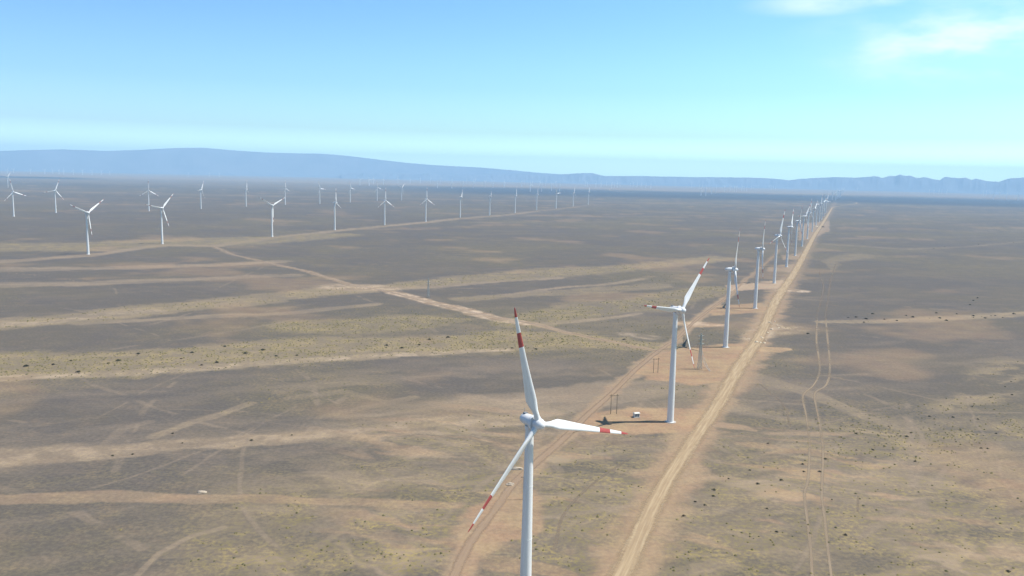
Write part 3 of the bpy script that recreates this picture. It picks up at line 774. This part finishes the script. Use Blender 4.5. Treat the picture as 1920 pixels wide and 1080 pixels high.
def make_turbine(lod=0):
    root = empty('wind_turbine', (0, 0, 0))
    n = 40 if lod == 0 else 12
    bm = bmesh.new()
    secs = []
    zz = [0.25, .5]
    for jz in (14.0, 30.5, 48.5):
        zz += [jz - .12, jz - .1, jz + .1, jz + .12]
    zz.append(67.6)
    for z in zz:
        r = tower_r(z)
        if any(abs(z - jz) < .11 for jz in (14.0, 30.5, 48.5)): r += .035
        if z < .4: r += .22
        secs.append(circle((0, 0, z), r, n))
    rings(bm, secs)
    obj('tower', bm, M_TOWER, root)
    bm = bmesh.new()
    rings(bm, [circle((0, 0, -.3), 3.6, 16), circle((0, 0, .18), 3.6, 16), circle((0, 0, .27), 3.4, 16)])
    obj('foundation', bm, M_CONC, root)
    if lod == 0:
        bm = bmesh.new()
        rr = tower_r(2)
        for a0 in (R(115),):
            pts0, pts1 = [], []
            for kk in range(5):
                a = a0 + (kk - 2) * .11
                pts0.append(((rr + .05) * math.cos(a), (rr + .05) * math.sin(a), .9))
                pts1.append(((rr + .03) * math.cos(a), (rr + .03) * math.sin(a), 3.1))
            inn0 = [(p[0] * .95, p[1] * .95, p[2]) for p in reversed(pts0)]
            inn1 = [(p[0] * .95, p[1] * .95, p[2]) for p in reversed(pts1)]
            rings(bm, [pts0 + inn0, pts1 + inn1])
        obj('door', bm, M_GREY, root)
        bm = bmesh.new()
        for st_ in range(4):
            r0 = rr + .1
            c_, s_ = math.cos(R(115)), math.sin(R(115))
            o0 = r0 + (3 - st_) * .3
            P_ = [(o0, -.55), (o0 + .32, -.55), (o0 + .32, .55), (o0, .55)]
            W_ = [(p[0] * c_ - p[1] * s_, p[0] * s_ + p[1] * c_) for p in P_]
            rings(bm, [[(x, y, .27) for x, y in W_], [(x, y, .42 + st_ * .16) for x, y in W_]])
        obj('steps', bm, M_GREY, root, smooth=False)
    # nacelle: short rounded body behind a wide generator drum; everything along local +X
    n = 28 if lod == 0 else 10
    bm = bmesh.new()
    prof = [(-4.2, .35), (-4.1, .9), (-3.7, 1.35), (-2.8, 1.72), (-1.4, 1.9), (0.2, 1.95), (1.5, 1.9), (1.72, 1.82), (1.74, 1.4)]
    rings(bm, [[(x, r * math.cos(2 * math.pi * q / n) * .98, HUB_H + (r * math.sin(2 * math.pi * q / n)) * (.93 if math.sin(2 * math.pi * q / n) < 0 else 1)) for q in range(n)] for x, r in prof])
    # yaw neck
    rings(bm, [circle((0, 0, 67.55), 1.5, n), circle((0, 0, 68.8), 1.6, n)])
    nac = obj('nacelle', bm, M_NAC, root)
    if lod == 0:
        bm = bmesh.new()
        box(bm, -3.0, -1.8, -.55, .55, HUB_H + 1.6, HUB_H + 2.15)
        obj('roof_cooler', bm, M_GREY, nac, smooth=False)
        bm = bmesh.new()
        bar(bm, (-3.35, .35, HUB_H + 1.3), (-3.35, .35, HUB_H + 3.3), .05, 6)
        bar(bm, (-3.35, -.1, HUB_H + 3.1), (-3.35, .8, HUB_H + 3.1), .045, 6)
        obj('wind_vane', bm, M_GREY, nac)
    bm = bmesh.new()
    rings(bm, [circle((x, 0, HUB_H), 1.62, n, 'X') for x in (1.745, 1.975)])
    obj('bearing', bm, M_GREY, root)
    bm = bmesh.new()
    rings(bm, [circle((x, 0, HUB_H), r, n, 'X') for x, r in [(1.98, 1.9), (2.0, 2.48), (2.1, 2.55), (3.05, 2.55), (3.18, 2.45), (3.2, 1.9)]])
    obj('generator', bm, M_NAC, root)
    bm = bmesh.new()
    rings(bm, [circle((x, 0, HUB_H), r, n, 'X') for x, r in [(3.22, 1.6), (3.4, 1.8), (4.2, 1.95), (5.2, 1.9), (6.0, 1.6), (6.7, 1.1), (7.05, .55), (7.15, .12)]])
    obj('rotor_hub', bm, M_NAC, root)
    for kk in range(3):
        bo = bpy.data.objects.new('blade', BLADE if lod == 0 else BLADE_FAR)
        link(bo, root)
        bo.location = (OVER, 0, HUB_H)
        bo.rotation_euler = (-R(120 * kk), 0, 0)
    return root


def simple_turbine_mesh(theta):
    bm = bmesh.new()
    rings(bm, [circle((0, 0, 0), 3.0, 8), circle((0, 0, 68.5), 2.2, 8)])
    rings(bm, [circle((x, 0, HUB_H), r, 8, 'X') for x, r in [(-4, .8), (-2.5, 1.8), (1.9, 1.9), (2, 2.3), (3.1, 2.3), (3.3, 1.6), (5.4, 1.6), (6.4, .5)]])
    for kk in range(3):
        a = R(theta + 120 * kk)
        u = Vector((0, math.sin(a), math.cos(a)))
        v = Vector((0, math.cos(a), -math.sin(a)))
        x = Vector((1, 0, 0))
        secs = []
        for z, ch, th in [(1.2, 1.0, 1.0), (8, 1.8, .6), (20, 1.4, .35), (32, .9, .2), (40, .25, .06)]:
            c_ = Vector((OVER, 0, HUB_H)) + u * z
            secs.append([tuple(c_ + v * ch + x * .1), tuple(c_ + x * th), tuple(c_ - v * ch - x * .1), tuple(c_ - x * th)])
        rings(bm, secs)
    return mesh_of('wind_turbine', bm, M_FAR)


ORD = ['first', 'second', 'third', 'fourth', 'fifth', 'sixth', 'seventh', 'eighth', 'ninth', 'tenth', 'eleventh', 'twelfth', 'thirteenth', 'fourteenth', 'fifteenth', 'sixteenth', 'seventeenth', 'eighteenth', 'nineteenth', 'twentieth']


def nth(i, n, what):
    """i-th of n, counted from whichever end is closer"""
    if i == 0: return 'leftmost ' + what
    if i == n - 1: return 'rightmost ' + what
    if i <= (n - 1) // 2: return ORD[i] + ' from left, ' + what
    return ORD[n - 1 - i] + ' from right, ' + what


protoN = make_turbine(0)
protoF = make_turbine(1)
used = {0: False, 1: False}


def place(x, y, yaw, theta, lod, label, group):
    src = protoN if lod == 0 else protoF
    if used[lod]:
        t = copy_tree(src)
    else:
        t = src
        used[lod] = True
    t.location = (x, y, 0)
    t.rotation_euler = (0, 0, -R(yaw))
    k = 0
    for ch in t.children:
        if ch.name.startswith('blade'):
            ch.rotation_euler = (-R(theta + 120 * k), R(-1.0), 0)
            k += 1
    return tag(t, label, 'wind turbine', group)


ROWLAB = {'A': 'nearest and largest white wind turbine with red banded blades, tower cut off below',
          'B': 'second nearest wind turbine, its tower rising from a sandy pad beside a white kiosk',
          'C': 'third wind turbine along the road, rotor almost edge on, near the steel pylon',
          'D': 'fourth wind turbine along the road, edge on rotor standing free of its tower'}
for i, (nm, x, y, a, th) in enumerate(ROW_MAIN):
    lab = ROWLAB.get(nm) or '%s white wind turbine beside the long dirt road, counted from the camera' % ORD[i]
    place(x, y, a, th, 0 if i < 8 else 1, lab, 'wind turbines in the row along the dirt road')
LL = {0: 'largest wind turbine at far left, rotor a wide Y, pale sandy patch at its foot',
      1: 'wind turbine beside where the cross track meets the left row, one blade hanging down right',
      2: 'wind turbine with two blades raised like a V in the left row'}
for i, (x, y, a, th) in enumerate(ROW_LEFT):
    lab = LL.get(i) or nth(i, len(ROW_LEFT), 'white wind turbine on the sandy front line of the left plain')
    place(x, y, a, th, 1, lab, 'wind turbines in the front row on the left plain')
for i, (x, y, a, th) in enumerate(ROW_BACK):
    if i == len(ROW_BACK) - 1:
        lab = 'small lone wind turbine at the far left edge, above the back row'
    else:
        lab = nth(i, len(ROW_BACK) - 1, 'white wind turbine in the back row on the left plain')
    place(x, y, a, th, 1, lab, 'wind turbines in the back row on the left plain')

rnd = random.Random(7)
VAR = [simple_turbine_mesh(q) for q in (0, 13, 27, 41, 60, 74, 88, 103)]
FARLAB = {'centre': ('tiny pale wind turbine on the far plain left of the middle', 'far turbines left of the middle'),
          'mid': ('tiny pale turbine on the far plain between middle and road row', 'far turbines right of the middle'),
          'road': ('faint wind turbine in the cluster where the dirt road meets the horizon', 'far turbines at the end of the road row'),
          'right': ('tiny faint wind turbine below the jagged ridge at right', 'far turbines under the right ridge'),
          'left': ('tiny faint wind turbine below the hazy range at left', 'far turbines under the left range')}
for key in ('centre', 'mid', 'road', 'right', 'left'):
    pts = sorted(FAR[key], key=lambda p: p[0] / p[1])
    for i, (x, y) in enumerate(pts):
        o = link(bpy.data.objects.new('wind_turbine', VAR[rnd.randrange(8)]))
        o.location = (x, y, 0)
        o.rotation_euler = (0, 0, -R(30 + rnd.uniform(-30, 30)))
        what, grp = FARLAB[key]
        tag(o, nth(i, len(pts), what), 'wind turbine', grp)

# ------------------------------------------------------------------ power poles, pylons, kiosk
def h_pole(p1, p2, hgt, label, group='twin pole power frames by the turbine pads', crate=True):
    c = ((p1[0] + p2[0]) / 2, (p1[1] + p2[1]) / 2)
    ang = math.atan2(p2[1] - p1[1], p2[0] - p1[0])
    half = math.hypot(p2[0] - p1[0], p2[1] - p1[1]) / 2
    r = empty('power_pole', (c[0], c[1], 0), ang)
    for s in (-1, 1):
        bm = bmesh.new(); bar(bm, (s * half, 0, -.3), (s * half, 0, hgt), .2, 8, .14); obj('pole', bm, M_WOOD, r)
    bm = bmesh.new(); box(bm, -half - 1.1, half + 1.1, -.1, .1, hgt - 1.2, hgt - .95); obj('crossarm', bm, M_WOOD, r, False)
    if False:
        bm = bmesh.new(); box(bm, -half + .45, half - .45, -.4, .4, hgt * .52 + .2, hgt * .52 + 1.5)
        for q in range(5): box(bm, -half + .55 + q * .4, -half + .62 + q * .4, -.62, -.4, hgt * .52 + .35, hgt * .52 + 1.3)
        obj('transformer', bm, M_STEEL, r, False)
    for q in (-1, 0, 1):
        bm = bmesh.new()
        x = q * (half + .8)
        rings(bm, [circle((x, 0, z), rr, 8) for z, rr in [(hgt - .95, .05), (hgt - .88, .13), (hgt - .78, .06), (hgt - .7, .13), (hgt - .6, .06), (hgt - .52, .11), (hgt - .45, .04)]])
        obj('insulator', bm, M_INSUL, r)
    return tag(r, label, 'power pole', group)


h_pole(SPOT['hpoleB1'], SPOT['hpoleB2'], 13.0, 'twin pole frame at the left end of the sandy pad with the white kiosk')
h_pole(SPOT['hpoleC1'], SPOT['hpoleC2'], 12.0, 'twin pole frame on the tan strip left of the steel pylon')


def single_pole(p, hgt, label):
    r = empty('utility_pole', (p[0], p[1], 0), 0.3)
    bm = bmesh.new(); bar(bm, (0, 0, -.3), (0, 0, hgt), .24, 8, .16); obj('pole', bm, M_WOOD, r)
    bm = bmesh.new(); box(bm, -1.2, 1.2, -.09, .09, hgt - .7, hgt - .5); obj('crossarm', bm, M_WOOD, r, False)
    for q in (-1, 0, 1):
        bm = bmesh.new()
        rings(bm, [circle((q, 0, z), rr, 8) for z, rr in [(hgt - .5, .05), (hgt - .42, .12), (hgt - .34, .06), (hgt - .26, .11), (hgt - .2, .04)]])
        obj('insulator', bm, M_INSUL, r)
    return tag(r, label, 'utility pole', 'single wooden utility poles')


single_pole(SPOT['poleC'], 9.5, 'thin single pole on the pad left of the third turbine')
single_pole(SPOT['shadowpole'], 11.5, 'wooden pole standing just behind the nearest turbine tower')


def pylon(p, hgt, rz, label, arms=3, cables=True, M_STEEL=M_STEEL):
    r = empty('pylon', (p[0], p[1], 0), rz)
    b0, b1 = 1.35, .5
    def hw(z): return b0 + (b1 - b0) * min(1, z / (hgt * .72)) if z < hgt * .72 else b1
    for sx in (-1, 1):
        for sy in (-1, 1):
            bm = bmesh.new()
            bar(bm, (sx * b0, sy * b0, -.3), (sx * b1, sy * b1, hgt * .72), .16)
            bar(bm, (sx * b1, sy * b1, hgt * .72), (sx * b1 * .4, sy * b1 * .4, hgt), .12)
            obj('leg', bm, M_STEEL, r, False)
    bm = bmesh.new()
    z = 0
    lv = [0, 4.2, 7.8, 11, 13.8, 16.2, 18.4, 20.4, 22.2, 24, 26]
    lv = [q / 26.0 * hgt * .95 for q in lv]
    for z0, z1 in zip(lv[:-1], lv[1:]):
        a, c_ = hw(z0), hw(z1)
        for s in (-1, 1):
            bar(bm, (-a, s * a, z0), (c_, s * c_, z1), .07); bar(bm, (a, s * a, z0), (-c_, s * c_, z1), .07)
            bar(bm, (s * a, -a, z0), (s * c_, c_, z1), .07); bar(bm, (s * a, a, z0), (s * c_, -c_, z1), .07)
            bar(bm, (-c_, s * c_, z1), (c_, s * c_, z1), .06); bar(bm, (s * c_, -c_, z1), (s * c_, c_, z1), .06)
    obj('bracing', bm, M_STEEL, r, False)
    for q in range(arms):
        za = hgt * (.70 + q * .11)
        wd = 3.0 - q * .35
        bm = bmesh.new()
        for s in (-1, 1):
            bar(bm, (0, s * .4, za), (wd, 0, za + .1), .09); bar(bm, (0, s * .4, za), (-wd, 0, za + .1), .09)
        bar(bm, (0, 0, za + 1.1), (wd, 0, za + .1), .08); bar(bm, (0, 0, za + 1.1), (-wd, 0, za + .1), .08)
        arm = obj('crossarm', bm, M_STEEL, r, False)
        for s in (-1, 1):
            bm = bmesh.new()
            rings(bm, [circle((s * wd * .97, 0, za - .05 - j * .22), .05 if j % 2 else .15, 8) for j in range(8)])
            obj('insulator', bm, M_INSUL, arm)
    if cables:
        for (x0, z0, x1, y1) in ((2.4, hgt * .58, 6.0, -6.0), (1.9, hgt * .42, 5.0, -8.0)):
            bm = bmesh.new()
            P0, P1 = Vector((0.4, -.4, z0)), Vector((x1, y1, 0.0))
            pr = P0
            for j in range(1, 9):
                t = j / 8
                q = P0.lerp(P1, t) + Vector((0, 0, -2.2 * math.sin(math.pi * t)))
                bar(bm, pr, q, .17, 6)
                pr = q
            obj('down_cable', bm, M_CABLE, r)
    return tag(r, label, 'pylon', 'steel lattice pylons')


pylon(SPOT['pylon'], 29.0, .25, 'tall grey green lattice pylon between the second and third turbines')
pylon(SPOT['pylonfar'], 24.0, .6, 'slim distant pylon standing where the pale cross track is brightest', 2, False, M_PALE)

kx, ky = SPOT['kiosk']
r = empty('kiosk', (kx, ky, 0), .35)
bm = bmesh.new(); box(bm, -1.7, 1.7, -1.2, 1.2, 0.25, 2.5); obj('body', bm, M_KIOSK, r, False)
bm = bmesh.new(); rings(bm, [[(-2, -1.5, 2.5), (2, -1.5, 2.5), (2, 1.5, 2.5), (-2, 1.5, 2.5)], [(-2, -1.5, 2.66), (2, -1.5, 2.66), (2, 1.5, 2.66), (-2, 1.5, 2.66)], [(-1.6, -.05, 3.15), (1.6, -.05, 3.15), (1.6, .05, 3.15), (-1.6, .05, 3.15)]]); obj('roof', bm, M_KIOSK, r, False)
bm = bmesh.new(); box(bm, -2.1, 2.1, -1.6, 1.6, -.2, .25); obj('plinth', bm, M_CONC, r, False)
for s in (-1, 1):
    bm = bmesh.new(); box(bm, s * .8 - .65, s * .8 + .65, -1.24, -1.2, .4, 2.3); d_ = obj('door', bm, M_GREY, r, False)
    bm = bmesh.new(); box(bm, s * .25 - .05, s * .25 + .05, -1.3, -1.24, 1.2, 1.5); obj('handle', bm, M_STEEL, d_, False)
tag(r, 'small cream transformer kiosk on the sandy pad left of the second turbine', 'kiosk')


# ------------------------------------------------------------------ rocks and spoil heaps
def lump(name, x, y, sx, sy, sz, seed, mat, rough=.3, sub=3, rz=0., sink=.25):
    bm = bmesh.new()
    bmesh.ops.create_icosphere(bm, subdivisions=sub, radius=1.0)
    rr = random.Random(seed)
    off = (rr.uniform(0, 50), rr.uniform(0, 50))
    co = np.array([v.co[:] for v in bm.verts])
    n = fbm(co[:, 0] * 1.6 + off[0], co[:, 1] * 1.6 + co[:, 2] * 1.9 + off[1], 77, 4, .6) - .5
    for v, q in zip(bm.verts, n):
        v.co = v.co * (1 + q * rough * 2)
        v.co = Vector((v.co.x * sx, v.co.y * sy, max(v.co.z, -sink) * sz))
    o = obj(name, bm, mat)
    o.location = (x, y, 0)
    o.rotation_euler = (0, 0, rz)
    return o


tag(lump('gravel_heap', *SPOT['slab'], 2.3, 1.3, .8, 1, M_MOUND, .2), 'small pale heap alone on the gravel at lower left', 'heap', 'pale gravel heaps')
tag(lump('gravel_heap', *SPOT['moundA'], 3.6, 1.2, 1.3, 2, M_MOUND, .35), 'upper of two low pale heaps beside the nearest tower', 'heap', 'pale gravel heaps')
tag(lump('gravel_heap', *SPOT['moundB'], 2.2, 1.2, 1.1, 3, M_MOUND, .35), 'lower of two low pale heaps beside the nearest tower', 'heap', 'pale gravel heaps')
tag(lump('gravel_heap', *SPOT['shed'], 7.0, 5.0, 3.0, 4, M_ROCK, .25), 'wide pale heap beside the far end of the dirt road', 'heap', 'pale gravel heaps')
tag(lump('earth_mound', *SPOT['dark'], 5.2, 5.0, 3.2, 5, M_DARKMOUND, .25), 'dark earth mound in the reddish patch on the distant road', 'mound')
RSIZE = [1.9, 1.4, 1.5, 1.5, 1.0, 1.3, 1.7, 1.5, 1.3, 1.0, 1.1, .9, .8]
rb2 = sorted((p[0] / p[1], s, i) for i, (p, s) in enumerate(zip(ROCKS, RSIZE)))
for j, (_, s, i) in enumerate(rb2):
    x, y = ROCKS[i]
    o = lump('boulder', x, y, s, s * .85, s * .75, 40 + i, M_ROCK, .35, 2, i * 1.3)
    tag(o, 'pale boulder in the rubble beside the dirt road, %s' % (ORD[j] + ' from the left' if j else 'the leftmost'), 'boulder', 'boulders in the roadside rubble')


# ------------------------------------------------------------------ shrubs
def shrub_mesh(seed):
    rr = random.Random(seed)
    bm = bmesh.new()
    for i in range(230):
        # leaf clumps spread through a low uneven dome
        a, u = rr.uniform(0, 2 * math.pi), rr.random()
        rad = (u ** .5) * (0.80 + .35 * math.sin(a * 3 + seed) + rr.uniform(-.15, .15))
        z = rr.uniform(.05, 1.0) * (1 - .55 * rad)
        c_ = Vector((math.cos(a) * rad, math.sin(a) * rad, max(.05, z)))
        s = rr.uniform(.07, .17)
        u1 = Vector((rr.gauss(0, 1), rr.gauss(0, 1), rr.gauss(0, 1))).normalized()
        u2 = u1.orthogonal().normalized()
        bm.faces.new([bm.verts.new(c_ + u1 * s), bm.verts.new(c_ + u2 * s * .7), bm.verts.new(c_ - u1 * s), bm.verts.new(c_ - u2 * s * .7)])
    return mesh_of('foliage', bm, M_SHRUB, False)


def stem_mesh(seed):
    rr = random.Random(seed)
    bm = bmesh.new()
    for i in range(7):
        a = rr.uniform(0, 6.28)
        bar(bm, (0, 0, -.1), (math.cos(a) * .5, math.sin(a) * .5, rr.uniform(.35, .7)), .035, 4, .012)
    return mesh_of('stem', bm, M_STEM, False)


SHM = [(shrub_mesh(s), stem_mesh(s)) for s in range(5)]
SLAB = {'band': ('dark shrub in the wide scrub band across the left', 'dark shrubs in the left scrub band'),
        'streak': ('lone dark shrub on the pale streak at lower left', 'shrubs on the lower left streak'),
        'strip': ('dark shrub on the thin pale strip at right of the wheel ruts', 'shrubs along the right pale strip'),
        'farstreak': ('small shrub on the faint far streak near the right edge', 'shrubs on the far right streak'),
        'slope': ('dark shrub on the mottled ground at right', 'shrubs on the mottled ground at right'),
        'near': ('dark shrub on the olive ground around the wheel ruts at the bottom', 'shrubs on the olive ground below')}
for key, pts in SHRUBS.items():
    for i, (x, y) in enumerate(pts):
        r = empty('shrub', (x, y, 0), rnd.uniform(0, 6))
        s = rnd.uniform(.75, 1.25) * (.9 if key in ('near', 'slope', 'streak') else 1.6)
        f, st = SHM[rnd.randrange(5)]
        r.scale = (s, s, s * .8)
        link(bpy.data.objects.new('foliage', f), r)
        link(bpy.data.objects.new('stem', st), r)
        what, grp = SLAB[key]
        lab = nth(i, len(pts), what) if len(pts) < 38 else what
        tag(r, lab, 'shrub', grp)


def build_scrub():
    """low dry tufts covering the wadi bands: nobody could count them"""
    rs = np.random.RandomState(5)
    N = 260000
    # uniform in view angle, density falling with distance
    r = 300 * (1500 / 300.) ** rs.rand(N)
    a = np.radians(rs.uniform(-34, 34, N))
    x, y = r * np.sin(a), r * np.cos(a)
    mk, dk_ = masks(x, y)
    p = mk[:, 1] * .75 * (1 - mk[:, 2])
    keep = rs.rand(N) < np.clip(p - .14, 0, 1) * .55 * (.12 + .88 * sstep(np.hypot(x, y), 430, 560))
    x, y = x[keep], y[keep]
    n = len(x)
    dist = np.hypot(x, y)
    s = rs.uniform(.22, .68, n) * (1 + .5 * sstep(dist, 500, 1100))
    # a tuft: 7-vertex low dome with jitter
    k6 = 6
    ang = rs.rand(n)[:, None] * 6.28 + np.arange(k6)[None] * 2 * math.pi / k6
    rad = s[:, None] * rs.uniform(.65, 1.35, (n, k6))
    V = np.zeros((n, 13, 3))
    V[:, :6, 0] = x[:, None] + rad * np.cos(ang); V[:, :6, 1] = y[:, None] + rad * np.sin(ang)
    V[:, :6, 2] = .0
    V[:, 6:12, 0] = x[:, None] + rad * .62 * np.cos(ang + .4); V[:, 6:12, 1] = y[:, None] + rad * .62 * np.sin(ang + .4)
    V[:, 6:12, 2] = s[:, None] * rs.uniform(.35, .8, (n, 6))
    V[:, 12, 0], V[:, 12, 1], V[:, 12, 2] = x, y, s * rs.uniform(.6, 1.0, n)
    tris = []
    for q in range(6):
        q1 = (q + 1) % 6
        tris += [(q, q1, 6 + q), (q1, 6 + q1, 6 + q), (6 + q, 6 + q1, 12)]
    tris = np.array(tris)
    F_ = (np.arange(n)[:, None, None] * 13 + tris[None]).reshape(-1, 3)
    me = bpy.data.meshes.new('scrub')
    me.vertices.add(n * 13); me.vertices.foreach_set('co', V.reshape(-1))
    me.loops.add(F_.size); me.loops.foreach_set('vertex_index', F_.ravel().astype(np.int32))
    me.polygons.add(len(F_)); me.polygons.foreach_set('loop_start', (np.arange(len(F_)) * 3).astype(np.int32))
    me.update(calc_edges=True)
    me.materials.append(M_TUFT)
    print('scrub tufts', n)
    return tag(link(bpy.data.objects.new('scrub', me)), 'low dry olive scrub tufts scattered over the wadi bands', kind='stuff')


build_scrub()

# ------------------------------------------------------------------ haze: one closed box of even, thin air round everything
m = bpy.data.materials.new('haze_air')
m.use_nodes = True
k = NT(m.node_tree)
pv = k.n('ShaderNodeVolumePrincipled')
pv.inputs['Color'].default_value = HAZE_COLOR
pv.inputs['Density'].default_value = HAZE_DENSITY
pv.inputs['Anisotropy'].default_value = 0.0
oo = k.n('ShaderNodeOutputMaterial')
k.t.links.new(pv.outputs[0], oo.inputs['Volume'])
top = max(max((o.matrix_world @ Vector(c))[2] for c in o.bound_box) for o in scene.objects if o.name.startswith('hills')) + 30
bm = bmesh.new()
box(bm, -26200, 26200, -26200, 26200, -5.0, top)
hz = obj('haze', bm, m, None, False)
tag(hz, 'thin even blue air haze over the whole plain', kind='stuff')
